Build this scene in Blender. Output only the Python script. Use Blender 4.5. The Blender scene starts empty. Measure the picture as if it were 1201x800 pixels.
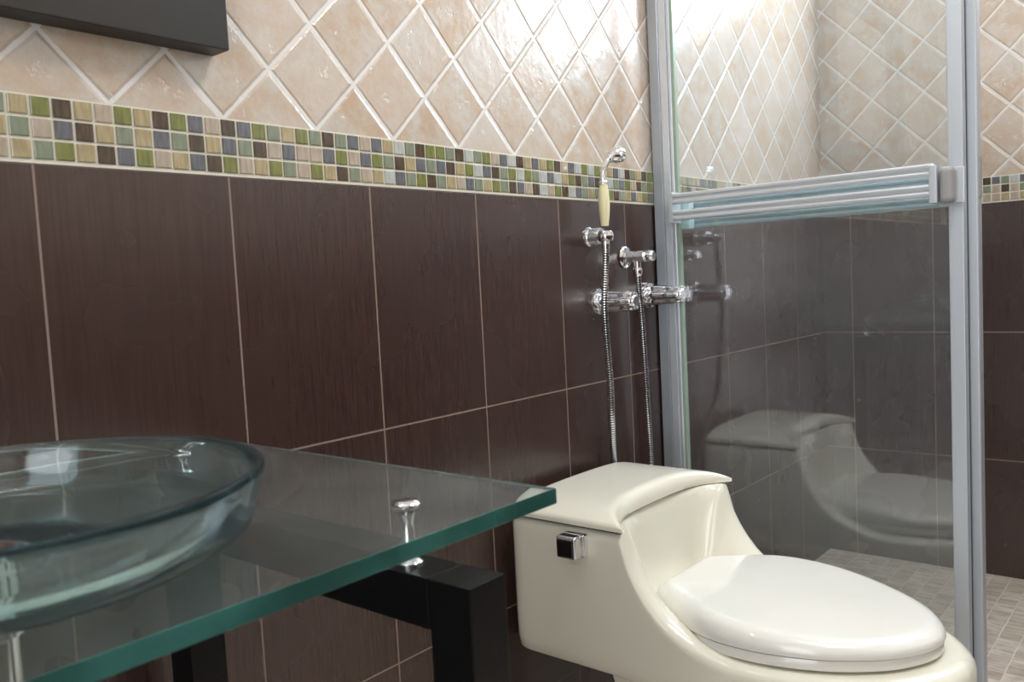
import bpy, bmesh, math, random
from mathutils import Vector, Matrix

sc = bpy.context.scene
COL = sc.collection
PI = math.pi
Z0 = 1.142            # height of the mosaic band's lower edge above the floor
YB = 2.49             # back wall of the shower
YF = -1.35            # wall behind the camera
XR = 1.80             # right wall
ZC = 2.45             # ceiling

# ------------------------------------------------------------ camera, world, lights
cam_d = bpy.data.cameras.new('camera'); cam = bpy.data.objects.new('camera', cam_d); COL.objects.link(cam)
R_ = Vector((0.7676357, 0.6388510, -0.0510380)); U_ = Vector((-0.0062196, 0.0870588, 0.9961838)); F_ = Vector((-0.6408563, 0.7643888, -0.0708028))
m = Matrix((R_, U_, -F_)).transposed().to_4x4(); m.translation = Vector((1.042658, -0.411469, Z0 - 0.160709))
cam.matrix_world = m
cam_d.sensor_width = 36; cam_d.lens = 36 * 1000.97 / 1201
cam_d.clip_start = 0.02
cam_d.dof.use_dof = True; cam_d.dof.focus_distance = 1.55; cam_d.dof.aperture_fstop = 9
sc.camera = cam

w = bpy.data.worlds.new('sky'); sc.world = w; w.use_nodes = True
w.node_tree.nodes['Background'].inputs[0].default_value = (0.75, 0.86, 1, 1)
w.node_tree.nodes['Background'].inputs[1].default_value = 1.0

def area(name, loc, rot, sx, sy, power, col=(1, 1, 1)):
    l = bpy.data.lights.new(name, 'AREA'); l.shape = 'RECTANGLE'; l.size = sx; l.size_y = sy
    l.energy = power; l.color = col
    o = bpy.data.objects.new(name, l); COL.objects.link(o); o.location = loc; o.rotation_euler = rot
    return o
LX, LY = 0.95, 0.80
WX0, WX1, WZ0, WZ1 = 0.30, 1.20, 1.86, 2.30          # shower window in the back wall
area('window_daylight', ((WX0 + WX1) / 2, YB - 0.004, (WZ0 + WZ1) / 2), (math.radians(-90), 0, 0), WX1 - WX0 - .06, WZ1 - WZ0 - .06, 19, (0.74, 0.85, 1.0))
area('ceiling_lamp_light', (LX, LY, ZC - 0.06), (0, 0, 0), 0.36, 0.36, 9.5, (0.97, 0.98, 1.0))
area('vanity_light_glow', (0.10, -0.2, Z0 + 0.93), (0, math.radians(-90), 0), 0.05, 0.46, 3.5, (1.0, 0.98, 0.95))
area('door_fill_light', (1.22, YF + 0.045, 1.15), (math.radians(90), 0, 0), 0.74, 1.75, 7.5, (0.92, 0.95, 1.0))  # added fill from behind the camera, brightens the toilet's near side

sc.view_settings.view_transform = 'Standard'; sc.view_settings.look = 'None'
sc.view_settings.exposure = 0.53; sc.view_settings.gamma = 1; sc.view_settings.use_curve_mapping = False
cy = sc.cycles
cy.use_denoising = True
cy.max_bounces = 16; cy.transmission_bounces = 12; cy.glossy_bounces = 6; cy.diffuse_bounces = 4; cy.transparent_max_bounces = 24
cy.sample_clamp_indirect = 6; cy.caustics_reflective = True; cy.caustics_refractive = True; cy.blur_glossy = 0.5

# ------------------------------------------------------------ materials
def lin(c):
    f = lambda v: v / 12.92 if v <= .04045 else ((v + .055) / 1.055) ** 2.4
    return tuple(f(v / 255) for v in c) + (1,)

class NT:
    def __init__(s, name):
        s.m = bpy.data.materials.new(name); s.m.use_nodes = True; s.t = s.m.node_tree; s.t.nodes.clear()
        s.out = s.t.nodes.new('ShaderNodeOutputMaterial')
    def node(s, t, **k):
        n = s.t.nodes.new(t)
        for a, b in k.items(): setattr(n, a, b)
        return n
    def set(s, inp, v):
        if hasattr(v, 'is_output'): s.t.links.new(v, inp)
        else: inp.default_value = v
    def M(s, op, a, b=0.0, c=0.0):
        n = s.node('ShaderNodeMath', operation=op)
        s.set(n.inputs[0], a); s.set(n.inputs[1], b); s.set(n.inputs[2], c)
        return n.outputs[0]
    def mix(s, f, a, b, bt='MIX'):
        n = s.node('ShaderNodeMix', data_type='RGBA', blend_type=bt)
        s.set(n.inputs[0], f); s.set(n.inputs[6], a); s.set(n.inputs[7], b)
        return n.outputs[2]
    def xyz(s, x, y, z):
        n = s.node('ShaderNodeCombineXYZ'); s.set(n.inputs[0], x); s.set(n.inputs[1], y); s.set(n.inputs[2], z); return n.outputs[0]
    def noise(s, vec, scale, detail=3, rough=.5):
        n = s.node('ShaderNodeTexNoise'); s.set(n.inputs['Vector'], vec); n.inputs['Scale'].default_value = scale
        n.inputs['Detail'].default_value = detail; n.inputs['Roughness'].default_value = rough; return n.outputs['Fac']
    def white(s, vec):
        n = s.node('ShaderNodeTexWhiteNoise'); s.set(n.inputs['Vector'], vec); return n.outputs['Value'], n.outputs['Color']
    def ramp(s, f, a, b, c=0.0, d=1.0):
        n = s.node('ShaderNodeMapRange', interpolation_type='SMOOTHSTEP'); s.set(n.inputs[0], f)
        for i, v in enumerate((a, b, c, d)): s.set(n.inputs[i + 1], v)
        return n.outputs[0]
    def bump(s, h, dist, strength=1.0, normal=None):
        n = s.node('ShaderNodeBump'); s.set(n.inputs['Height'], h); n.inputs['Distance'].default_value = dist; s.set(n.inputs['Strength'], strength)
        if normal is not None: s.set(n.inputs['Normal'], normal)
        return n.outputs[0]
    def bsdf(s, **k):
        n = s.node('ShaderNodeBsdfPrincipled')
        for a, v in k.items():
            s.set(n.inputs[a.replace('_', ' ')], v)
        return n.outputs[0]
    def done(s, sh):
        s.t.links.new(sh, s.out.inputs[0]); return s.m

def plain(name, col, rough=.4, metal=0., coat=0., bump=None, var=0.0, spec=.5):
    n = NT(name); geo = n.node('ShaderNodeTexCoord').outputs['Object']
    c = lin(col)
    f = n.noise(geo, 9, 4)
    c2 = tuple(max(0, v * (1 - .25 * var - .02)) for v in c[:3]) + (1,)
    cc = n.mix(f, c, c2)
    k = dict(Base_Color=cc, Roughness=rough, Metallic=metal, Coat_Weight=coat, Specular_IOR_Level=spec)
    if bump: k['Normal'] = n.bump(n.noise(geo, bump[0], 3), bump[1])
    sh = n.bsdf(**k)
    return n.done(sh)

def grid_d(n, u, pitch, off=0.0):
    """distance to the nearest line of a 1-D grid, and the cell number"""
    q = n.M('DIVIDE', n.M('SUBTRACT', u, off), pitch)
    fl = n.M('FLOOR', q)
    fr = n.M('SUBTRACT', q, fl)
    d = n.M('MULTIPLY', n.M('MINIMUM', fr, n.M('SUBTRACT', 1.0, fr)), pitch)
    return d, fl

def wall_material(name, axis, off, dphase, doff, extra=False):
    """brown 25 x 39 cm tiles below, beige 11 cm tiles laid on the diagonal above"""
    n = NT(name)
    pos = n.node('ShaderNodeNewGeometry').outputs['Position']
    sep = n.node('ShaderNodeSeparateXYZ'); n.set(sep.inputs[0], pos)
    u = sep.outputs[axis]; z = sep.outputs[2]
    # ---- brown tiles
    du, cu = grid_d(n, u, .25, off)
    dz, cz = grid_d(n, z, .3906, Z0)
    g = n.M('MAXIMUM', n.ramp(du, .0010, .0017, 1, 0), n.ramp(dz, .0010, .0017, 1, 0))
    if extra:
        d3 = n.M('ABSOLUTE', n.M('SUBTRACT', z, Z0 - .985))
        inr = n.M('MULTIPLY', n.M('GREATER_THAN', u, .75), n.M('LESS_THAN', u, 1.0))
        g = n.M('MAXIMUM', g, n.M('MULTIPLY', n.ramp(d3, .0010, .0017, 1, 0), inr))
    cell = n.xyz(cu, cz, 3.0)
    wv, wc = n.white(cell)
    streak = n.noise(n.xyz(n.M('MULTIPLY', u, 1.0), n.M('MULTIPLY', z, .035), wv), 260, 4, .65)
    broad = n.noise(n.xyz(u, n.M('MULTIPLY', z, .25), wv), 14, 3)
    c = n.mix(n.ramp(streak, .3, .7), lin((55, 38, 33)), lin((70, 49, 43)))
    c = n.mix(n.M('MULTIPLY', broad, .45), c, lin((44, 31, 28)))
    c = n.mix(n.M('MULTIPLY', wv, .15), c, lin((78, 57, 50)))
    c = n.mix(g, c, lin((138, 120, 110)))
    rg = n.ramp(n.noise(pos, 6, 2), .2, .8, .24, .29)
    hb = n.M('ADD', n.M('MULTIPLY', streak, .04), n.M('SUBTRACT', 1.0, g))
    dark = n.bsdf(Base_Color=c, Roughness=n.mix(g, rg, (.8, .8, .8, 1)), Specular_IOR_Level=n.M('SUBTRACT', .85, n.M('MULTIPLY', g, .7)), Normal=n.bump(hb, .0004, .5))
    # ---- beige diagonal tiles
    s = .1548 / math.sqrt(2)
    uu = n.M('SUBTRACT', u, dphase); zz = n.M('SUBTRACT', z, Z0 + doff)
    a = n.M('MULTIPLY', n.M('ADD', uu, zz), 1 / math.sqrt(2)); b = n.M('MULTIPLY', n.M('SUBTRACT', uu, zz), 1 / math.sqrt(2))
    da, ca = grid_d(n, a, s); db, cb = grid_d(n, b, s)
    dm = n.M('MINIMUM', da, db)
    wob = n.M('MULTIPLY', n.M('SUBTRACT', n.noise(pos, 70, 3), .5), .0022)
    dm = n.M('ADD', dm, wob)
    g2 = n.ramp(dm, .0019, .0034, 1, 0)
    v2, c2 = n.white(n.xyz(ca, cb, 1.5))
    pv = n.xyz(n.M('ADD', u, n.M('MULTIPLY', v2, 7.0)), z, v2)
    mott = n.noise(pv, 17, 5, .62); fine = n.noise(pv, 75, 4, .6)
    col = n.mix(n.ramp(mott, .33, .68), lin((190, 182, 171)), lin((182, 156, 128)))
    col = n.mix(n.ramp(fine, .45, .75, 0, .5), col, lin((174, 150, 130)))
    col = n.mix(n.M('MULTIPLY', v2, .45), col, lin((206, 196, 186)))
    pit = n.noise(pos, 34, 5, .6)
    pits = n.M('MULTIPLY', n.ramp(pit, .60, .66), n.ramp(n.noise(pos, 150, 2), .42, .58))
    col = n.mix(n.M('MULTIPLY', pits, .35), col, lin((220, 212, 200)))
    col = n.mix(g2, col, lin((214, 210, 204)))
    edge = n.ramp(dm, .002, .0075)
    hh = n.M('ADD', edge, n.M('MULTIPLY', pits, -.35))
    hh = n.M('ADD', hh, n.M('MULTIPLY', n.noise(pos, 26, 3), .9))
    hh = n.M('ADD', hh, n.M('MULTIPLY', n.noise(pos, 85, 3), .30))
    lite = n.bsdf(Base_Color=col, Roughness=n.mix(g2, (.25, .25, .25, 1), (.5, .5, .5, 1)), Specular_IOR_Level=.6,
                  Normal=n.bump(hh, .0016, .8))
    mx = n.node('ShaderNodeMixShader')
    n.set(mx.inputs[0], n.M('GREATER_THAN', z, Z0 + .03)); n.set(mx.inputs[1], dark); n.set(mx.inputs[2], lite)
    return n.done(mx.outputs[0])

def floor_material():
    n = NT('marble_mosaic'); pos = n.node('ShaderNodeNewGeometry').outputs['Position']
    sep = n.node('ShaderNodeSeparateXYZ'); n.set(sep.inputs[0], pos); x, y = sep.outputs[0], sep.outputs[1]
    dx, cx = grid_d(n, x, .05); dy, cyy = grid_d(n, y, .05)
    g = n.ramp(n.M('MINIMUM', dx, dy), .0008, .0022, 1, 0)
    v, c = n.white(n.xyz(cx, cyy, 0.0))
    vein = n.noise(n.xyz(n.M('MULTIPLY', x, .35), n.M('ADD', y, n.M('MULTIPLY', v, 5.0)), v), 60, 4, .6)
    col = n.mix(v, lin((182, 168, 152)), lin((214, 204, 190)))
    col = n.mix(n.ramp(vein, .35, .7, 0, .7), col, lin((152, 134, 116)))
    col = n.mix(g, col, lin((206, 198, 186)))
    return n.done(n.bsdf(Base_Color=col, Roughness=.42, Normal=n.bump(n.M('SUBTRACT', 1.0, g), .001, .6)))

def chrome(name='chrome', rough=.06):
    n = NT(name); geo = n.node('ShaderNodeTexCoord').outputs['Object']
    return n.done(n.bsdf(Base_Color=(.83, .84, .86, 1), Metallic=1.0, Roughness=n.ramp(n.noise(geo, 60, 3), .3, .8, rough, rough + .1)))

def clear_glass(name, density, col, rough=0.0):
    n = NT(name); gl = n.node('ShaderNodeBsdfGlass'); gl.inputs['Color'].default_value = (1, 1, 1, 1)
    geo = n.node('ShaderNodeTexCoord').outputs['Object']
    sm = n.noise(geo, 13, 3)
    n.set(gl.inputs['Roughness'], n.ramp(sm, .55, .8, rough, rough + .03)); gl.inputs['IOR'].default_value = 1.5
    ab = n.node('ShaderNodeVolumeAbsorption'); ab.inputs['Color'].default_value = col; ab.inputs['Density'].default_value = density
    n.t.links.new(ab.outputs[0], n.out.inputs[1])
    return n.done(gl.outputs[0])

def worn_glass(name, density, col, gr=(.16, .26), film=(.006, .02), fcol=(.7, .74, .76, 1)):
    """clear body, wiped and slightly dusty polished faces"""
    n = NT(name)
    rf = n.node('ShaderNodeBsdfRefraction'); rf.inputs['Color'].default_value = (1, 1, 1, 1); rf.inputs['IOR'].default_value = 1.5; rf.inputs['Roughness'].default_value = 0
    gl = n.node('ShaderNodeBsdfGlossy'); gl.inputs['Color'].default_value = (1, 1, 1, 1)
    geo = n.node('ShaderNodeTexCoord').outputs['Object']
    n.set(gl.inputs['Roughness'], n.ramp(n.noise(geo, 7, 4), .3, .7, gr[0], gr[1]))
    fr = n.node('ShaderNodeFresnel'); fr.inputs[0].default_value = 1.5
    m1 = n.node('ShaderNodeMixShader'); n.set(m1.inputs[0], fr.outputs[0]); n.set(m1.inputs[1], rf.outputs[0]); n.set(m1.inputs[2], gl.outputs[0])
    df = n.node('ShaderNodeBsdfDiffuse'); df.inputs[0].default_value = fcol
    m3 = n.node('ShaderNodeMixShader'); n.set(m3.inputs[0], n.ramp(n.noise(geo, 9, 5, .6), .3, .75, film[0], film[1])); n.set(m3.inputs[1], m1.outputs[0]); n.set(m3.inputs[2], df.outputs[0])
    ab = n.node('ShaderNodeVolumeAbsorption'); ab.inputs['Color'].default_value = col; ab.inputs['Density'].default_value = density
    n.t.links.new(ab.outputs[0], n.out.inputs[1])
    return n.done(m3.outputs[0])

def sheet_glass(name, tint, r0, film):
    """toughened shower glass with a thin film of limescale"""
    n = NT(name); geo = n.node('ShaderNodeTexCoord').outputs['Object']
    lw = n.node('ShaderNodeLayerWeight'); lw.inputs[0].default_value = .5
    f5 = n.M('POWER', lw.outputs['Facing'], 5.0)
    fac = n.M('MULTIPLY_ADD', f5, 1 - r0, r0)
    tr = n.node('ShaderNodeBsdfTransparent'); tr.inputs[0].default_value = tint
    gl = n.node('ShaderNodeBsdfGlossy'); gl.inputs['Color'].default_value = (1, 1, 1, 1); gl.inputs['Roughness'].default_value = .02
    m1 = n.node('ShaderNodeMixShader'); n.set(m1.inputs[0], fac); n.set(m1.inputs[1], tr.outputs[0]); n.set(m1.inputs[2], gl.outputs[0])
    hz = n.node('ShaderNodeBsdfGlossy'); hz.inputs['Color'].default_value = (1, 1, 1, 1); hz.inputs['Roughness'].default_value = .36
    m0 = n.node('ShaderNodeMixShader'); m0.inputs[0].default_value = .035; n.set(m0.inputs[1], m1.outputs[0]); n.set(m0.inputs[2], hz.outputs[0]); m1 = m0
    df = n.node('ShaderNodeBsdfDiffuse'); df.inputs[0].default_value = (.85, .88, .88, 1)
    tl = n.node('ShaderNodeBsdfTranslucent'); tl.inputs[0].default_value = (.88, .91, 1, 1)
    m2 = n.node('ShaderNodeMixShader'); m2.inputs[0].default_value = .5; n.set(m2.inputs[1], df.outputs[0]); n.set(m2.inputs[2], tl.outputs[0])
    sp = n.noise(geo, 5, 5, .6); dr = n.noise(n.xyz(0.0, 0.0, 0.0), 1) if False else sp
    m3 = n.node('ShaderNodeMixShader'); n.set(m3.inputs[0], n.ramp(dr, .3, .75, film * .85, film * 1.15)); n.set(m3.inputs[1], m1.outputs[0]); n.set(m3.inputs[2], m2.outputs[0])
    return n.done(m3.outputs[0])

M = {}
M['left'] = wall_material('left_wall_tiles', 1, 0.0, .094, .078, True)
M['back'] = wall_material('shower_back_wall_tiles', 0, .092, .092, .125)
M['right'] = wall_material('right_wall_tiles', 1, .1, .05, .078)
M['behind'] = wall_material('front_wall_tiles', 0, .05, .05, .078)
M['floor'] = floor_material()
M['ceiling'] = plain('white_ceiling_paint', (236, 236, 234), .7, bump=(80, .0005))
M['porcelain'] = plain('bone_porcelain', (233, 229, 212), .20, coat=.35, spec=.55)
M['seat'] = plain('ivory_plastic', (233, 231, 222), .17, coat=.4)
M['hinge'] = plain('yellowed_plastic', (214, 202, 140), .4, var=.5)
M['chrome'] = chrome()
M['chrome_dark'] = plain('dark_chrome', (70, 68, 70), .12, 1.0)
M['hose_groove_shade'] = plain('hose_groove_shade', (92, 92, 96), .3, .9)  # groove shade painted in so the hose rings show
M['ivory'] = plain('ivory_handle', (226, 218, 176), .25, coat=.3)
M['alu'] = plain('satin_aluminium', (188, 194, 200), .42, .4)
M['alu_bright'] = plain('polished_aluminium', (214, 220, 226), .28, .6)
M['alu_inner'] = plain('glass_tinted_aluminium', (142, 164, 168), .4, .3)  # tint of the pane in front put into the metal colour
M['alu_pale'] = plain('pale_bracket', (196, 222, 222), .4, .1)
M['grey_plastic'] = plain('grey_plastic', (146, 146, 146), .45)
M['gasket'] = plain('pale_green_seal', (150, 168, 150), .3)
M['gap'] = plain('dark_gap_and_rubber', (58, 62, 66), .6)  # dark fill put in for shaded gaps and grooves; rubber on the foot pads
M['black'] = plain('black_painted_steel', (5, 5, 8), .42, .0, spec=.3, bump=(120, .0003), var=1)
M['frame'] = plain('espresso_frame', (27, 23, 18), .42, var=.6, bump=(60, .0003))
M['mirror'] = plain('mirror_silver', (235, 238, 238), .01, 1.0)
M['counter_glass'] = worn_glass('green_tinted_glass', 6, (.05, .80, .68, 1))
M['bowl_glass'] = worn_glass('aqua_tinted_glass', 20, (.22, .88, .92, 1), (.01, .04), (.008, .02), (.55, .8, .85, 1))
M['ground_edge'] = worn_glass('ground_glass_edge', 6, (.05, .80, .68, 1), (.15, .3), (.06, .16), (.20, .75, .66, 1))
M['shower_glass'] = sheet_glass('shower_glass', (.94, .965, .965, 1), .085, .016)
M['grout'] = plain('cream_grout', (214, 208, 190), .75, bump=(300, .0004))
M['white'] = plain('white_paint', (238, 238, 236), .4)
M['curb'] = plain('beige_stone', (190, 176, 158), .35, var=1, bump=(60, .0004))
def glow(name, col, st):
    n = NT(name); e = n.node('ShaderNodeEmission'); e.inputs[0].default_value = col; e.inputs[1].default_value = st; return n.done(e.outputs[0])
M['lamp'] = glow('lamp_diffuser', (1, .96, .9, 1), 6)
M['fillpane'] = glow('fill_door_pane', (.92, .95, 1, 1), 1.5)  # glow of the added door, goes with the fill light
M['window'] = glow('frosted_window_pane', (.86, .92, 1, 1), 9)

def tilemat(name, col, col2):
    n = NT(name); pos = n.node('ShaderNodeNewGeometry').outputs['Position']
    sep = n.node('ShaderNodeSeparateXYZ'); n.set(sep.inputs[0], pos)
    st = n.noise(n.xyz(n.M('MULTIPLY', n.M('ADD', sep.outputs[0], sep.outputs[1]), 9.0), n.M('MULTIPLY', sep.outputs[2], 1.5), 0.0), 22, 3)
    c = n.mix(n.ramp(st, .3, .7), lin(col), lin(col2))
    return n.done(n.bsdf(Base_Color=c, Roughness=.13, Coat_Weight=.5, Normal=n.bump(n.noise(pos, 60, 2), .0008, .5)))
PAL = dict(D=((58, 46, 34), (84, 68, 54)), G=((98, 104, 52), (124, 128, 68)), S=((110, 120, 98), (132, 140, 120)), B=((148, 134, 100), (176, 160, 122)),
           P=((158, 142, 124), (178, 164, 146)), N=((82, 84, 88), (104, 106, 112)), L=((158, 162, 156), (182, 186, 182)))
PK = 'DGSBPNL'
PM = [tilemat('mosaic_' + nm, *PAL[k]) for k, nm in zip(PK, ('umber', 'olive', 'sage', 'sand', 'taupe', 'slate', 'pearl'))]

# ------------------------------------------------------------ mesh helpers
def link(name, me, mats, parent=None):
    o = bpy.data.objects.new(name, me); COL.objects.link(o)
    for mm in (mats if isinstance(mats, (list, tuple)) else [mats]): me.materials.append(mm)
    if parent is not None:
        o.parent = parent; o.matrix_parent_inverse = Matrix.Translation(-Vector(parent.location))
    return o
BOXED = [False]
def build(name, bm, mats, parent=None, smooth=True, ang=40):
    boxed = BOXED[0]; BOXED[0] = False
    bmesh.ops.recalc_face_normals(bm, faces=bm.faces)
    me = bpy.data.meshes.new(name); bm.to_mesh(me); bm.free()
    if smooth:
        for p in me.polygons: p.use_smooth = True
        me.set_sharp_from_angle(angle=math.radians(ang))
    o = link(name, me, mats, parent)
    if boxed and smooth:
        wn = o.modifiers.new('even_normals', 'WEIGHTED_NORMAL'); wn.keep_sharp = True; wn.weight = 90
    return o
def box(bm, a, b, bev=0.0, seg=2, mi=0):
    if bev: BOXED[0] = True
    vs = [bm.verts.new((x, y, z)) for x in (a[0], b[0]) for y in (a[1], b[1]) for z in (a[2], b[2])]
    fs = [bm.faces.new([vs[i] for i in q]) for q in ((0, 1, 3, 2), (4, 6, 7, 5), (0, 4, 5, 1), (2, 3, 7, 6), (0, 2, 6, 4), (1, 5, 7, 3))]
    for f in fs: f.material_index = mi
    if bev:
        es = list({e for f in fs for e in f.edges})
        bmesh.ops.bevel(bm, geom=es, offset=bev, segments=seg, profile=.5, affect='EDGES')
def bx(name, a, b, mat, parent=None, bev=.001, seg=2):
    bm = bmesh.new(); box(bm, a, b, bev, seg); return build(name, bm, mat, parent)
def frame_of(d):
    d = Vector(d).normalized(); up = Vector((0, 0, 1)) if abs(d.z) < .9 else Vector((1, 0, 0))
    e1 = d.cross(up).normalized(); return e1, d.cross(e1).normalized()
def lathe(bm, prof, origin=(0, 0, 0), axis=(0, 0, 1), n=48, fl=0.0, nf=0):
    """prof: (radius, distance along axis); fl, nf = flute depth and count"""
    o = Vector(origin); ax = Vector(axis).normalized(); e1, e2 = frame_of(ax); rings = []
    for r, h in prof:
        if r < 1e-6: rings.append([bm.verts.new(o + ax * h)]); continue
        ring = []
        for i in range(n):
            a = 2 * PI * i / n; rr = r * (1 - fl * (.5 - .5 * math.cos(nf * a)) ** 1.5) if nf else r
            ring.append(bm.verts.new(o + ax * h + (e1 * math.cos(a) + e2 * math.sin(a)) * rr))
        rings.append(ring)
    for p, q in zip(rings, rings[1:]):
        if len(p) == 1 and len(q) == 1: continue
        for i in range(n):
            j = (i + 1) % n
            if len(p) == 1: bm.faces.new((p[0], q[j], q[i]))
            elif len(q) == 1: bm.faces.new((p[i], p[j], q[0]))
            else: bm.faces.new((p[i], p[j], q[j], q[i]))
def tube(bm, pts, rad, n=14, thin=None):
    """rad: number or list; closed ends"""
    pts = [Vector(p) for p in pts]; N = len(pts); prev = None; rings = []
    for i, p in enumerate(pts):
        d = (pts[min(i + 1, N - 1)] - pts[max(i - 1, 0)]).normalized()
        if prev is None: e1, e2 = frame_of(d)
        else:
            e1 = (prev - d * prev.dot(d)).normalized(); e2 = d.cross(e1)
        prev = e1; r = rad[i] if isinstance(rad, (list, tuple)) else rad
        rings.append([bm.verts.new(p + (e1 * math.cos(2 * PI * k / n) + e2 * math.sin(2 * PI * k / n)) * r) for k in range(n)])
    if thin is not None: mx_ = max(rad); thin = {id(q): (0 if r_ < mx_ * .9 else 1) for q, r_ in zip(rings, rad)}
    for a, b in zip(rings, rings[1:]):
        for k in range(n):
            f_ = bm.faces.new((a[k], a[(k + 1) % n], b[(k + 1) % n], b[k]))
            if thin is not None: f_.material_index = 1 if min(thin[id(a)], thin[id(b)]) < 1 else 0
    bm.faces.new(rings[0][::-1]); bm.faces.new(rings[-1])
def spline(pts, per=12):
    P = [Vector(p) for p in pts]; P = [P[0] * 2 - P[1]] + P + [P[-1] * 2 - P[-2]]; out = []
    for i in range(1, len(P) - 2):
        a, b, c, d = P[i - 1:i + 3]
        for k in range(per):
            t = k / per
            out.append(.5 * ((2 * b) + (c - a) * t + (2 * a - 5 * b + 4 * c - d) * t * t + (3 * b - a - 3 * c + d) * t ** 3))
    out.append(P[-2]); return out
def empty(name, loc):
    o = bpy.data.objects.new(name, None); COL.objects.link(o); o.location = loc; o.empty_display_size = .05; return o
def tag(o, label, cat, group=None):
    o['label'] = label; o['category'] = cat
    if group: o['group'] = group
    return o
def struct(o): o['kind'] = 'structure'; return o
def lerp_tab(tab, x):
    if x <= tab[0][0]: return tab[0][1]
    for (a, b), (c, d) in zip(tab, tab[1:]):
        if x <= c: return b + (d - b) * (x - a) / (c - a)
    return tab[-1][1]
def sstep(x, a, b):
    t = min(1, max(0, (x - a) / (b - a))); return t * t * (3 - 2 * t)

# ------------------------------------------------------------ the room
T = .12
struct(bx('floor', (-T, YF - T, -.1), (XR + T, YB + T, 0), M['floor'], bev=0))
struct(bx('ceiling', (-T, YF - T, ZC), (XR + T, YB + T, ZC + .1), M['ceiling'], bev=0))
struct(bx('wall_left', (-T, YF - T, 0), (0, YB + T, ZC), M['left'], bev=0))
struct(bx('wall_right', (XR, YF - T, 0), (XR + T, YB + T, ZC), M['right'], bev=0))
struct(bx('wall_front', (0, YF - T, 0), (XR, YF, ZC), M['behind'], bev=0))
bm = bmesh.new()
box(bm, (0, YB, 0), (XR, YB + T, WZ0)); box(bm, (0, YB, WZ1), (XR, YB + T, ZC)); box(bm, (0, YB, WZ0), (WX0, YB + T, WZ1)); box(bm, (WX1, YB, WZ0), (XR, YB + T, WZ1))
struct(build('wall_back', bm, M['back'], smooth=False))
win = struct(empty('window_1', ((WX0 + WX1) / 2, YB + .03, WZ0)))
bm = bmesh.new(); f = .03
box(bm, (WX0, YB, WZ0), (WX1, YB + .06, WZ0 + f), .002); box(bm, (WX0, YB, WZ1 - f), (WX1, YB + .06, WZ1), .002)
box(bm, (WX0, YB, WZ0 + f), (WX0 + f, YB + .06, WZ1 - f), .002); box(bm, (WX1 - f, YB, WZ0 + f), (WX1, YB + .06, WZ1 - f), .002)
build('window_frame', bm, M['alu'], win)
bx('pane', (WX0 + f, YB + .02, WZ0 + f), (WX1 - f, YB + .028, WZ1 - f), M['window'], win, bev=0)

dr = struct(empty('fill_door_1', (1.22, YF, 0)))  # added unseen door, gives the fill light a source
bm = bmesh.new()
box(bm, (.79, YF + .0005, 0), (.85, YF + .03, 2.10), .002); box(bm, (1.59, YF + .0005, 0), (1.65, YF + .03, 2.10), .002); box(bm, (.79, YF + .0005, 2.10), (1.65, YF + .03, 2.16), .002)
build('fill_door_frame', bm, M['white'], dr)
bx('fill_pane', (.85, YF + .004, .02), (1.59, YF + .02, 2.10), M['fillpane'], dr, 0)

# mosaic band: grout bed with individual glass tesserae
PIT = .0241
ROWS = ["BGDBPGBDGNPDNGSBGS DSNPNBSDGGSDL SGPNLDBNBGDPNLGL GS", ""]
cols = ("BSB GPS DNG BDB PBD GSN BBG DNP GSB NDN PBD DNG NSP GDB SPG BNS GPP SPG DNB SGD NPS PNP NGB BSL LDN SBS DNG GSD GNS SDB DBP LGN "
        "SLS GNB PDG NSS LGD DLN BGP NSD BLL GNP DLG PBD NGL LDN GSS LNB GDS SNB BLG NSD LNS DGB SPN BDB DSG").split()
def mosaic(name, axis, u0, u1, fixed, sgn, zb, seed, table=None, ustart=0.0):
    rnd = random.Random(seed); bm = bmesh.new()
    def P(u, d, z): return (fixed + sgn * d, u, z) if axis == 1 else (u, fixed + sgn * d, z)
    def pb(ua, ub, d0, d1, z0, z1, bev, mi):
        a = P(ua, d0, z0); b = P(ub, d1, z1)
        lo = tuple(min(p, q) for p, q in zip(a, b)); hi = tuple(max(p, q) for p, q in zip(a, b))
        if not bev: box(bm, lo, hi, 0, 1, mi); return
        # raised tile: one inset bevel
        e = .0012
        def q(u, d, z): return bm.verts.new(P(u, d, z))
        o = [q(ua, d0, z0), q(ub, d0, z0), q(ub, d0, z1), q(ua, d0, z1)]
        mid = [q(ua, d1 - e * .6, z0), q(ub, d1 - e * .6, z0), q(ub, d1 - e * .6, z1), q(ua, d1 - e * .6, z1)]
        top = [q(ua + e, d1, z0 + e), q(ub - e, d1, z0 + e), q(ub - e, d1, z1 - e), q(ua + e, d1, z1 - e)]
        fs = [bm.faces.new(top)]
        for r1, r2 in ((o, mid), (mid, top)):
            for i in range(4): fs.append(bm.faces.new((r1[i], r1[(i + 1) % 4], r2[(i + 1) % 4], r2[i])))
        for f_ in fs: f_.material_index = mi
    pb(u0, u1, 0, .0012, zb, zb + .078, 0, len(PK))
    k = int(math.ceil((u0 - ustart) / PIT))
    while ustart + (k + 1) * PIT <= u1 + 1e-6:
        for r in range(3):
            if table and 0 <= k < len(table): c = table[k][r]
            else: c = rnd.choice('DGGSSBBPPNNL' if axis == 1 else 'DSSBBPPNNDL')
            ua = ustart + k * PIT + .0018; ub = ustart + (k + 1) * PIT - .0018
            zt = zb + .0755 - r * .0247; pb(ua + rnd.uniform(-.0003, .0003), ub, .0008, .0032, zt - .0212 + rnd.uniform(-.0003, .0003), zt, 1, PK.index(c))
        k += 1
    return struct(build(name, bm, PM + [M['grout']], ang=25))
mosaic('trim_1', 1, YF, YB, 0.0, 1, Z0, 3, cols, -.0238)
mosaic('trim_2', 0, .0035, XR, YB, -1, Z0 - .003, 8, None, .0)
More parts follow.
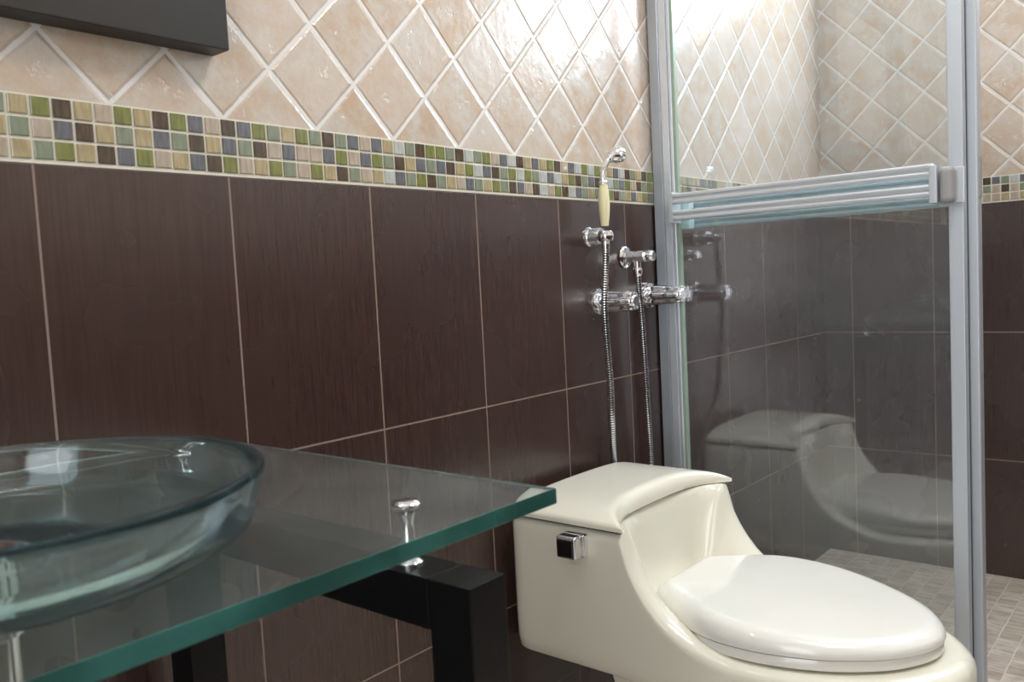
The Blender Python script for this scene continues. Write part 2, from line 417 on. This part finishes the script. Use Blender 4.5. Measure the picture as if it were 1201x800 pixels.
mosaic('trim_3', 1, YF, YB - .0035, XR, -1, Z0, 5)
mosaic('trim_4', 0, .0035, XR - .0035, YF, 1, Z0, 6)
struct(bx('trim_5', (.0, 1.335, 0), (XR, 1.435, .085), M['curb'], bev=.004))      # shower kerb

# ceiling lamp above the room (light source of the place)
cl = tag(empty('ceiling_light', (LX, LY, ZC)), 'square flush ceiling lamp above the basin and toilet', 'ceiling light')
bx('lamp_base', (LX - .19, LY - .19, ZC - .03), (LX + .19, LY + .19, ZC), M['white'], cl, .004)
bx('diffuser', (LX - .175, LY - .175, ZC - .05), (LX + .175, LY + .175, ZC - .03), M['lamp'], cl, .004)

# ------------------------------------------------------------ toilet
YC = .94
TX0 = .049
toilet = tag(empty('toilet', (.35, YC, 0)), 'bone white one-piece low toilet with closed elongated lid standing beside the shower screen', 'toilet')
Pe = [(.284, -.583), (.290, -.603), (.297, -.629), (.311, -.656), (.327, -.680), (.345, -.701), (.364, -.718), (.386, -.731), (.408, -.741), (.435, -.749), (.465, -.755), (.53, -.757), (.8, -.757)]
Pc = [(.229, -.583), (.233, -.600), (.238, -.640), (.243, -.675), (.250, -.705), (.262, -.730), (.280, -.746), (.305, -.754), (.34, -.757), (.8, -.757)]
Pe = [(a, Z0 + b) for a, b in Pe]; Pc = [(a, Z0 + b) for a, b in Pc]
XT = .764
def half_w(x):
    if x < .08: return .186 + .014 * math.sqrt(max(0, 1 - ((.08 - x) / .033) ** 2))
    if x < .44: return .200
    return .200 * max(0, 1 - ((x - .44) / (XT - .44)) ** 2.15) ** .5
def top_z(x, s):
    s = abs(s); k = sstep(s, .50, .99)
    return lerp_tab(Pc, x - .055 * s ** 3.5) * (1 - k) + lerp_tab(Pe, x) * k
def toilet_body():
    bm = bmesh.new(); xs = []
    x = TX0
    while x < .22: xs.append(x); x += .006 if x < .08 else .02
    x = .22
    while x < .42: xs.append(x); x += .004
    while x < .70: xs.append(x); x += .012
    for k in range(17):
        xs.append(.70 + (XT - .0006 - .70) * math.sin(PI / 2 * (k + .5) / 16.5))
    rings = []
    for x in xs:
        w_ = half_w(x); tip = sstep(x, .60, XT)
        rc = min(.020, w_ * .9)
        ze = top_z(x, 1.0)
        wp = min(.125, w_ * .68) * (1 - .25 * sstep(x, .40, .70))
        bowl = sstep(x, .26, .46)
        zfloor = .01926 if x < .56 else .01926 + .27 * ((x - .56) / (XT - .56)) ** 1.6
        zu0 = 0; zu = Z0 - .835 - .05 * bowl; zk = Z0 - .792 - .02 * bowl
        zk = max(zk, zfloor + .30 * (ze - zfloor))
        if zu < zfloor + .03: zu = zfloor + (zk - zfloor) * .5
        if x < .27: zfloor = Z0 - .855 - (Z0 - .855 - .01926) * sstep(x, .20, .27)
        side = []
        side.append((0, zfloor)); side.append((wp * .6, zfloor)); side.append((wp, zfloor + .002))
        for t in (.1, .3, .5, .7, .85, .95):
            side.append((wp, zfloor + (zu - .012 - zfloor) * t)) if bowl < .01 else side.append((wp + (w_ * .93 - wp) * bowl * (t ** 2.2), zfloor + (zu - zfloor) * t * .98))
        wk = w_ * (.965 - .045 * bowl)
        side.append((wp + (wk - wp) * (.15 + .80 * bowl), zu - .006 * (1 - bowl)))
        side.append((wk - .006, zu)); side.append((wk, zu + .005))
        side.append((wk + (w_ - wk) * .75, zu + (zk - zu) * .6)); side.append((w_ - .0006, zk)); 
        zr = ze - rc
        for t in (.15, .35, .55, .75, .9): side.append((w_, zk + (zr - zk) * t))
        for t in range(7):
            a = PI / 2 * t / 6; side.append((w_ - rc + rc * math.cos(a), zr + rc * math.sin(a)))
        top = []
        we = w_ - rc
        for t in range(1, 17):
            y = we * (1 - t / 16); s_ = y / we if we > 0 else 0
            dome = -.010 * 0
            top.append((y, top_z(x, s_ * .995) + dome))
        half = side + top
        tp = sstep(x, .62, XT)
        def X(z):                      # rounded lip at the bowl's front
            q = min(1, max(0, (z - (ze - .022)) / .022)); d = .020 * (1 - math.sqrt(1 - q * q))
            if z < .335: d += .55 * (.335 - z)
            return x - tp * d
        ring = [bm.verts.new((X(z), YC - y, z)) for y, z in half] + [bm.verts.new((X(z), YC + y, z)) for y, z in reversed(half[1:-1])]
        rings.append(ring)
    n = len(rings[0])
    for a, b in zip(rings, rings[1:]):
        for i in range(n): bm.faces.new((a[i], a[(i + 1) % n], b[(i + 1) % n], b[i]))
    bm.faces.new(rings[0]); e = rings[-1]
    bm.faces.new((e[0], e[1], e[-1])); h_ = n // 2
    for i in range(1, h_ - 1): bm.faces.new((e[i], e[i + 1], e[n - i - 1], e[n - i]))
    bm.faces.new((e[h_ - 1], e[h_], e[h_ + 1]))
    o = build('bowl_and_tank', bm, M['porcelain'], toilet, ang=62)
    return o
toilet_body()
def tank_lid():
    bm = bmesh.new(); NS, NTt = 48, 40; rows = []; zb = Z0 - .581
    def fx(s): return .292 - .056 * (1 - abs(s) ** 3.5)
    for i in range(NS + 1):
        s = -1 + 2 * i / NS; s = math.sin(s * PI / 2)
        x1 = fx(s); x0 = TX0 + .002 + .012 * abs(s) ** 8; row = []
        for j in range(NTt + 1):
            t = j / NTt; t = .5 - .5 * math.cos(PI * t)
            x = x0 + (x1 - x0) * t
            db, df = (x - x0) / .014, (x1 - x) / .024
            eb = math.sqrt(max(0, 1 - max(0, 1 - db) ** 2)); ef = math.sqrt(max(0, 1 - max(0, 1 - df) ** 2.4))
            es = max(0, 1 - abs(s) ** 4.5) ** .55
            h = .006 + .022 * es * (.25 + .75 * min(eb, 1)) * ef + .004 * (1 - s * s) * ef * eb
            row.append(bm.verts.new((x, YC + .2015 * s, zb + h)))
        rows.append(row)
    for a, b in zip(rows, rows[1:]):
        for j in range(NTt): bm.faces.new((a[j], a[j + 1], b[j + 1], b[j]))
    loop = [r[0] for r in rows] + rows[-1][1:] + [r[-1] for r in rows[-2::-1]] + rows[0][-2:0:-1]
    low = [bm.verts.new((v.co.x, v.co.y, zb)) for v in loop]
    inn = [bm.verts.new((v.co.x + (.16 - v.co.x) * .03, YC + (v.co.y - YC) * .97, zb - .0005)) for v in loop]
    n = len(loop)
    for i in range(n):
        j = (i + 1) % n
        bm.faces.new((loop[i], loop[j], low[j], low[i])); bm.faces.new((low[i], low[j], inn[j], inn[i]))
    bm.faces.new(inn)
    build('tank_lid', bm, M['porcelain'], toilet, ang=75)
tank_lid()
# narrow dark strip standing in for the shaded gap under the lid
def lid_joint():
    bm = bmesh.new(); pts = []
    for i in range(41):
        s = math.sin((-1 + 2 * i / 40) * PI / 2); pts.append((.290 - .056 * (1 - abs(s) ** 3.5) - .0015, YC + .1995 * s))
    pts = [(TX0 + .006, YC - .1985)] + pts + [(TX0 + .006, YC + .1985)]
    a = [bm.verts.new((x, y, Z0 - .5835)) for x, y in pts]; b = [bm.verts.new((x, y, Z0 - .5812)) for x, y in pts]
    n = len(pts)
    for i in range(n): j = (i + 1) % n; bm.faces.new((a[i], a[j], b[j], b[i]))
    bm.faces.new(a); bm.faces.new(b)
    build('lid_gap_shade', bm, M['gap'], toilet)
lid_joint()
HALF = [(.278, .0), (.278, .045), (.279, .082), (.293, .100), (.313, .115), (.345, .140), (.385, .163), (.425, .178), (.465, .183), (.51, .181), (.56, .169), (.605, .151), (.645, .126), (.68, .096), (.703, .064), (.718, .033), (.724, .0)]
def outline(scale=1.0, grow=0.0, n=120):
    cx = .50; P = [Vector((x, y, 0)) for x, y in HALF] + [Vector((x, -y, 0)) for x, y in HALF[-2:0:-1]]
    N = len(P); out = []
    for i in range(N):
        a, b, c, d = P[i - 1], P[i], P[(i + 1) % N], P[(i + 2) % N]
        for k in range(5):
            t = k / 5; out.append(.5 * ((2 * b) + (c - a) * t + (2 * a - 5 * b + 4 * c - d) * t * t + (3 * b - a - 3 * c + d) * t ** 3))
    return [(cx + (v.x - cx) * scale, v.y * scale) for v in out]
def disc_part(name, zlo, zhi, scale, dome, mat, edge=.030):
    bm = bmesh.new(); o = outline(scale); n = len(o); cx = .50; rings = []
    hgt = zhi - zlo
    def zz(x, z):
        if dome < .02: return z
        t = lerp_tab([(.27, .0475), (.40, .0455), (.50, .038), (.60, .0295), (.73, .0255)], x)
        return zlo + (z - zlo) * t / hgt
    def ring(f, z): return [bm.verts.new((cx + (x - cx) * f, YC + y * f, zz(cx + (x - cx) * f, z))) for x, y in o]
    rings.append(ring(.975, zlo)); rings.append(ring(.995, zlo + hgt * .05))
    if dome > .02:
        for k in range(0, 13):
            a = PI / 2 * k / 12; rings.append(ring(1 - .155 * (1 - math.cos(a)), zlo + hgt * (.18 + .70 * math.sin(a) ** .95)))
        for fz in (.80, .7, .6, .45, .3, .15): rings.append(ring(fz, zlo + hgt * (.88 + .12 * (1 - (fz / .845) ** 2))))
    else:
        rings.append(ring(1.0, zlo + hgt * .3)); rings.append(ring(1.0, zlo + hgt * .7)); rings.append(ring(.99, zhi)); rings.append(ring(.5, zhi))
    for a, b in zip(rings, rings[1:]):
        for i in range(n): j = (i + 1) % n; bm.faces.new((a[i], a[j], b[j], b[i]))
    bm.faces.new(rings[0][::-1]); c = bm.verts.new((cx, YC, sum(v.co.z for v in rings[-1]) / n))
    for i in range(n): bm.faces.new((rings[-1][i], rings[-1][(i + 1) % n], c))
    build(name, bm, mat, toilet, ang=50)
disc_part('seat_ring', Z0 - .753, Z0 - .737, .988, 0, M['seat'])
disc_part('seat_cover', Z0 - .736, Z0 - .699, 1.0, .03, M['seat'])
for y in (-.088, .088):
    bm = bmesh.new(); lathe(bm, [(0, 0), (.011, 0), (.012, .003), (.012, .016), (.010, .019), (0, .019)], (.283, YC + y, Z0 - .757), n=20)
    build('seat_hinge', bm, M['hinge'], toilet)
# square chrome flush knob on the near side of the tank
fk = bmesh.new(); box(fk, (.180, .727, Z0 - .632), (.222, .7405, Z0 - .592), .003, 3)
flush = build('flush_knob', fk, M['chrome'], toilet)
fk = bmesh.new(); box(fk, (.177, .708, Z0 - .6315), (.217, .7275, Z0 - .5930), .004, 4)
build('knob_body', fk, M['chrome'], flush)
fk = bmesh.new(); box(fk, (.181, .7055, Z0 - .627), (.212, .7085, Z0 - .599), .0012, 2)
build('knob_face', fk, M['chrome_dark'], flush)['label'] = 'dark reflective knob face'

# the pieces above are scaled up and pushed back about the camera position
def scale_about_camera(root, k, off):
    done_ = set()
    for o in bpy.data.objects:
        q = o
        while q.parent: q = q.parent
        if q is root and o.type == 'MESH' and o.data.name not in done_:
            done_.add(o.data.name)
            for v in o.data.vertices: v.co = v.co * k + Vector(off)
scale_about_camera(toilet, 1.02, (-.02085, .00823, -.01964))

# ------------------------------------------------------------ glass washstand
TZ = Z0 - .357
YE, YS = .216, -.616
ws = tag(empty('washstand', (.28, -.2, 0)), 'washstand with thick green-tinted glass top on black square steel legs', 'washstand')
bm = bmesh.new(); box(bm, (.004, YS, TZ - .015), (.562, YE, TZ), .0012, 2)
for f_ in bm.faces:
    f_.normal_update()
    if abs(f_.normal.z) < .95: f_.material_index = 1
build('glass_top', bm, [M['counter_glass'], M['ground_edge']], ws, smooth=True)
BT = Z0 - .412
for y0 in (.084, -.530):
    y1 = y0 + .046
    bm = bmesh.new(); box(bm, (.058, y0, BT - .046), (.5185, y1, BT), .0015, 2)
    build('crossbeam', bm, M['black'], ws)
    for xa, xb, zt in ((.060, .1085, BT - .0455), (.5190, .568, BT)):
        bm = bmesh.new(); box(bm, (xa, y0, .006), (xb, y1, zt), .0015, 2)
        leg = build('leg', bm, M['black'], ws)
        bx('foot_pad', (xa + .003, y0 + .003, 0), (xb - .003, y1 - .003, .007), M['gap'], leg, .001)
    for x in (.477, .100):
        yc = (y0 + y1) / 2 - .004
        bm = bmesh.new()
        lathe(bm, [(0, 0), (.0125, 0), (.0125, .003), (.009, .006), (.006, .014), (.0055, .028), (.008, .036), (.0125, .0395), (0, .0395)], (x, yc, BT), n=28)
        build('standoff', bm, M['chrome'], ws)
        bm = bmesh.new(); lathe(bm, [(0, 0), (.0125, 0), (.0130, .0015), (.011, .0035), (.006, .0042), (0, .0042)], (x, yc, TZ), n=28)
        build('standoff_cap', bm, M['chrome'], ws)
bm = bmesh.new(); box(bm, (.062, -.486, .20), (.100, .086, .238), .0018, 2); build('low_rail', bm, M['black'], ws)

# glass vessel basin
BX, BY = .36, -.20
basin = tag(empty('vessel_basin', (BX, BY, TZ)), 'round shallow aqua glass vessel basin resting on the glass washstand top', 'basin')
bm = bmesh.new()
prof = [(.030, -.349), (.10, -.3485), (.160, -.3450), (.178, -.3400), (.187, -.3320), (.191, -.322), (.194, -.31), (.1975, -.296), (.1985, -.2915), (.1970, -.2885), (.1935, -.2882), (.1905, -.2905), (.187, -.302), (.183, -.316), (.177, -.325), (.168, -.3305), (.155, -.3330), (.10, -.3365), (.030, -.3385), (.024, -.340), (.024, -.3480), (.030, -.349)]
prof = [(r, h + .357) for r, h in prof]
lathe(bm, prof[:-1] + [prof[-1]], (BX, BY, TZ), n=128)
bmesh.ops.remove_doubles(bm, verts=bm.verts, dist=1e-5)
build('bowl', bm, M['bowl_glass'], basin, ang=50)
bm = bmesh.new(); lathe(bm, [(.036, 0), (.048, 0), (.049, .002), (.049, .006), (.046, .0077), (.036, .0077), (.036, 0)], (BX, BY, TZ + .0002), n=48)
bmesh.ops.remove_doubles(bm, verts=bm.verts, dist=1e-6); build('mounting_ring', bm, M['chrome'], basin)
bm = bmesh.new(); lathe(bm, [(0, .012), (.0235, .012), (.0235, .0182), (.030, .0185), (.031, .0205), (.026, .0225), (.017, .021), (.012, .018), (0, .0175)], (BX, BY, TZ), n=40)
build('drain_flange', bm, M['chrome'], basin)
bm = bmesh.new(); lathe(bm, [(0, -.0155), (.036, -.0155), (.036, -.022), (.024, -.023), (.024, -.05), (.020, -.052), (.020, -.16), (.024, -.162), (.024, -.19), (0, -.19)], (BX, BY, TZ), n=36)
build('drain_pipe', bm, M['chrome'], basin)

# ------------------------------------------------------------ dark framed mirror
mr = tag(empty('framed_mirror', (.0, -.2, Z0 + .158)), 'thick dark espresso frame hanging on the beige tiles above the basin', 'mirror')
Y0, Y1, ZA, ZB, W, D = -.64, .240, Z0 + .158, Z0 + .84, .105, .040
bm = bmesh.new()
box(bm, (.001, Y0, ZA), (D, Y1, ZA + W), .0015); box(bm, (.001, Y0, ZB - W), (D, Y1, ZB), .0015)
box(bm, (.001, Y0, ZA + W), (D, Y0 + W, ZB - W), .0015); box(bm, (.001, Y1 - W, ZA + W), (D, Y1, ZB - W), .0015)
build('frame', bm, M['frame'], mr)
bx('mirror_pane', (.006, Y0 + W - .005, ZA + W - .005), (.020, Y1 - W + .005, ZB - W + .005), M['mirror'], mr, .0)

vl = tag(empty('vanity_light', (0, -.2, Z0 + .93)), 'slim wall lamp bar above the dark framed mirror', 'wall light')
bx('back_plate', (.001, -.45, Z0 + .90), (.02, .05, Z0 + .96), M['alu'], vl, .003)
bm = bmesh.new(); tube(bm, [(.07, -.44, Z0 + .93), (.07, .04, Z0 + .93)], .022, 28); build('lamp_tube', bm, M['lamp'], vl, ang=50)
for y in (-.35, -.05): bx('lamp_arm', (.02, y - .01, Z0 + .92), (.055, y + .01, Z0 + .94), M['alu'], vl, .002)

# ------------------------------------------------------------ shower screen
YP = 1.39
ZT = 1.95
sp = tag(empty('shower_screen', (.35, YP, .085)), 'fixed glass shower screen in a satin aluminium frame against the tiled wall', 'shower screen')
def channel(name, x0, x1, y0, y1, z0, z1, mat, parent, grooves=()):
    bm = bmesh.new(); box(bm, (x0, y0, z0), (x1, y1, z1), .0015, 2)
    return build(name, bm, mat, parent)
channel('wall_channel', .0035, .0285, 1.377, 1.405, .086, ZT, M['alu'], sp)
bx('channel_groove', (.0285, 1.383, .086), (.0320, 1.400, ZT), M['gap'], sp, 0)
bm = bmesh.new(); box(bm, (.0530, 1.338, .09), (.0710, 1.362, ZT - .03), .0015, 2); box(bm, (.0710, 1.3410, .09), (.0800, 1.359, ZT - .03), .003, 3)
build('left_stile', bm, M['alu_bright'], sp)
bx('glass_seal', (.0800, 1.343, .10), (.0870, 1.356, ZT - .04), M['gasket'], sp, .001)
bm = bmesh.new(); box(bm, (.6480, 1.336, .09), (.6740, 1.362, ZT - .03), .002, 2); box(bm, (.6510, 1.3345, .09), (.6540, 1.337, ZT - .03), 0)
build('right_stile', bm, M['alu'], sp)
bx('glass_pane', (.080, 1.3450, .10), (.653, 1.3510, ZT - .03), M['shower_glass'], sp, 0)
bx('bottom_rail', (.053, 1.337, .086), (.674, 1.361, .11), M['alu'], sp)
# towel rail pair bolted to the screen
for nm, zt, zb_ in (('upper', Z0 + .0140, Z0 - .0103), ('lower', Z0 - .0240, Z0 - .0464)):
    bm = bmesh.new()
    h = zt - zb_
    box(bm, (.090, 1.305, zt - h * .42), (.631, 1.317, zt), .003, 3)
    box(bm, (.090, 1.308, zt - h * .60), (.631, 1.315, zt - h * .38), 0)
    box(bm, (.090, 1.305, zb_), (.631, 1.317, zt - h * .58), .003, 3)
    build('towel_bar', bm, M['alu_bright'], sp)
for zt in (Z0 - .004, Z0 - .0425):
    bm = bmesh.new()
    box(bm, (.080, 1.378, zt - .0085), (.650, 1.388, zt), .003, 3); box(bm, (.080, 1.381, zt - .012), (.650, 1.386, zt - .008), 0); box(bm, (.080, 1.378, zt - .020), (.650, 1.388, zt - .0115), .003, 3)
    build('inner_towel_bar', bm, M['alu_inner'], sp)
bx('inner_bracket', (.078, 1.3515, Z0 - .064), (.108, 1.377, Z0 - .002), M['alu_pale'], sp, .003)
bx('inner_bracket', (.628, 1.3515, Z0 - .064), (.6475, 1.377, Z0 - .002), M['alu_pale'], sp, .003)
bx('bar_bracket', (.078, 1.307, Z0 - .051), (.092, 1.345, Z0 + .018), M['alu_bright'], sp, .002)
bx('bar_bracket', (.623, 1.302, Z0 - .0593), (.637, 1.330, Z0 + .0100), M['alu'], sp, .002)
bm = bmesh.new(); box(bm, (.639, 1.304, Z0 - .0603), (.6650, 1.335, Z0 + .0060), .010, 5)
build('end_cap', bm, M['grey_plastic'], sp)['label'] = 'rounded grey end cap'
bx('bracket_plate', (.660, 1.3320, Z0 - .0603), (.6760, 1.3365, Z0 + .0050), M['alu_bright'], sp, .001)

bx('door_jamb', (.6690, 1.384, .10), (.6890, 1.414, ZT - .001), M['alu'], sp, .004, 3)
bx('jamb_groove', (.6662, 1.3640, .10), (.6705, 1.3860, ZT - .03), M['gap'], sp, 0)
bx('door_catch', (.6885, 1.390, Z0 - .05), (.6915, 1.403, Z0 + .025), M['grey_plastic'], sp, .001)
tr = tag(empty('shower_track', (.9, YP, ZT)), 'long aluminium track spanning the top of the shower screen', 'track')
bx('head_rail', (.0035, 1.372, ZT), (XR, 1.428, ZT + .045), M['alu'], tr, .002)

# ------------------------------------------------------------ chrome fittings on the left wall
def zrel(v): return Z0 + v
def hose_mesh(bm, pts, r=.0062):
    path = spline(pts, 10)
    L = [0]
    for a, b in zip(path, path[1:]): L.append(L[-1] + (b - a).length)
    tot = L[-1]; step = .0013; out = []; rad = []; k = 0; i = 0
    while k * step < tot:
        d = k * step
        while i < len(L) - 2 and L[i + 1] < d: i += 1
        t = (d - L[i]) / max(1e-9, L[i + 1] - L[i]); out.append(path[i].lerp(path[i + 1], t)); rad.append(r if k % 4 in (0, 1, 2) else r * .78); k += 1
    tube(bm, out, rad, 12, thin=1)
hs = tag(empty('hand_shower', (.05, 1.10, zrel(-.08))), 'small chrome hand sprayer with ivory handle and long flexible hose above the toilet tank', 'hand shower')
bm = bmesh.new()
lathe(bm, [(0, 0), (.0080, 0), (.0092, .008), (.0118, .035), (.0122, .050), (.0108, .068), (.0088, .084), (.0075, .088), (0, .088)], (.05, 1.092, zrel(-.058)), (.0, .02, 1), n=28)
build('handle', bm, M['ivory'], hs)['label'] = 'ivory handle'
bm = bmesh.new()
tube(bm, spline([(.05, 1.0935, zrel(.028)), (.05, 1.0935, zrel(.045)), (.052, 1.097, zrel(.064)), (.056, 1.108, zrel(.080)), (.058, 1.124, zrel(.0895))], 8), [.0072] * 8 + [.0062] * 8 + [.0066] * 8 + [.009] * 8 + [.011], 18)
lathe(bm, [(0, 0), (.0095, 0), (.0095, .004), (.0078, .007), (0, .007)], (.05, 1.0935, zrel(.0285)), n=24)
build('neck', bm, M['chrome'], hs)
bm = bmesh.new()
lathe(bm, [(0, -.010), (.010, -.008), (.0155, .0), (.0165, .006), (.0150, .0075), (.0150, .009), (.0168, .011), (.0168, .020), (.0145, .023), (.013, .022), (0, .022)], (.058, 1.122, zrel(.0885)), (.35, .85, .18), n=36)
build('spray_head', bm, M['chrome'], hs)
bm = bmesh.new(); lathe(bm, [(0, 0), (.0075, 0), (.0085, -.004), (.0075, -.018), (.0066, -.024), (0, -.024)], (.05, 1.0925, zrel(-.086)), n=24)
build('hose_nut', bm, M['chrome'], hs)
bm = bmesh.new()
hose_mesh(bm, [(.05, 1.0925, zrel(-.106)), (.049, 1.089, zrel(-.15)), (.050, 1.080, zrel(-.20)), (.051, 1.077, zrel(-.25)), (.050, 1.083, zrel(-.32)), (.046, 1.094, zrel(-.40)), (.040, 1.102, zrel(-.48)), (.022, 1.130, zrel(-.56)), (.014, 1.155, zrel(-.63)), (.012, 1.18, zrel(-.68))], .0074)
build('hose', bm, [M['chrome'], M['hose_groove_shade']], hs)
hd = tag(empty('spray_holder', (0, 1.105, zrel(-.08))), 'round chrome wall holder cradling the ivory-handled sprayer', 'holder')
bm = bmesh.new()
lathe(bm, [(0, .0005), (.0215, .0005), (.0215, .004), (.0195, .007), (.0180, .010), (.0185, .030), (.0165, .034), (0, .034)], (0, 1.105, zrel(-.078)), (1, 0, 0), n=40)
build('wall_flange', bm, M['chrome'], hd)
bm = bmesh.new()
lathe(bm, [(.0093, -.011), (.0145, -.0105), (.0172, -.004), (.0172, .004), (.0145, .0105), (.0093, .011), (.0093, -.011)], (.0505, 1.0925, zrel(-.079)), n=36)
build('cradle', bm, M['chrome'], hd)

sv = tag(empty('stop_valve', (0, 1.243, zrel(-.122))), 'chrome angle stop valve with a hose hanging down to the toilet', 'valve')
bm = bmesh.new()
lathe(bm, [(0, .0005), (.0240, .0005), (.0250, .003), (.0215, .007), (.0120, .009), (.0115, .012), (0, .012)], (0, 1.243, zrel(-.122)), (1, 0, 0), n=40)
build('wall_flange', bm, M['chrome'], sv)
bm = bmesh.new()
lathe(bm, [(0, .010), (.0138, .010), (.0138, .026), (.0118, .027), (.0118, .036), (.0140, .037), (.0140, .054), (0, .054)], (0, 1.243, zrel(-.122)), (1, 0, 0), n=6)
lathe(bm, [(0, 0), (.0075, 0), (.0075, .016), (.009, .017), (.0105, .022), (.0095, .031), (.0065, .036), (0, .036)], (.033, 1.243, zrel(-.130)), (0, 0, -1), n=28)
build('valve_body', bm, M['chrome'], sv, ang=25)
bm = bmesh.new()
lathe(bm, [(0, .053), (.0085, .053), (.0085, .058), (.0125, .060), (.0135, .066), (.0125, .073), (.009, .076), (0, .076)], (0, 1.243, zrel(-.122)), (1, 0, 0), n=32, fl=.12, nf=6)
build('valve_knob', bm, M['chrome'], sv)
bm = bmesh.new()
hose_mesh(bm, [(.033, 1.243, zrel(-.165)), (.033, 1.246, zrel(-.20)), (.034, 1.251, zrel(-.27)), (.034, 1.256, zrel(-.36)), (.033, 1.262, zrel(-.46)), (.032, 1.268, zrel(-.56)), (.030, 1.27, zrel(-.64)), (.028, 1.262, zrel(-.70))], .0068)
build('hose', bm, [M['chrome'], M['hose_groove_shade']], sv)

def tap(y, z, label):
    t = tag(empty('wall_tap', (0, y, z)), label, 'tap')
    bm = bmesh.new()
    lathe(bm, [(0, .0005), (.0300, .0005), (.0305, .004), (.0285, .009), (.0200, .012), (.0140, .014), (.0140, .022), (.017, .023), (.017, .026), (0, .026)], (0, y, z), (1, 0, 0), n=44)
    build('wall_flange', bm, M['chrome'], t)
    bm = bmesh.new()
    lathe(bm, [(0, .016), (.0225, .016), (.0250, .019), (.0253, .028), (.0240, .055), (.0225, .078), (.0215, .088), (.0195, .0915), (.0150, .092), (0, .092)], (0, y, z), (1, 0, 0), n=72, fl=.20, nf=6)
    k = build('knob', bm, M['chrome'], t, ang=50)
    bm = bmesh.new(); lathe(bm, [(0, .0915), (.0125, .0915), (.0125, .0945), (.011, .096), (0, .096)], (0, y, z), (1, 0, 0), n=32)
    build('knob_cap', bm, M['chrome'], k)
    return t
tap(1.130, zrel(-.217), 'fluted chrome tap knob behind the sprayer hose, farther from the shower screen')
tap(1.335, zrel(-.212), 'fluted chrome tap knob next to the shower screen, right of the valve hose')
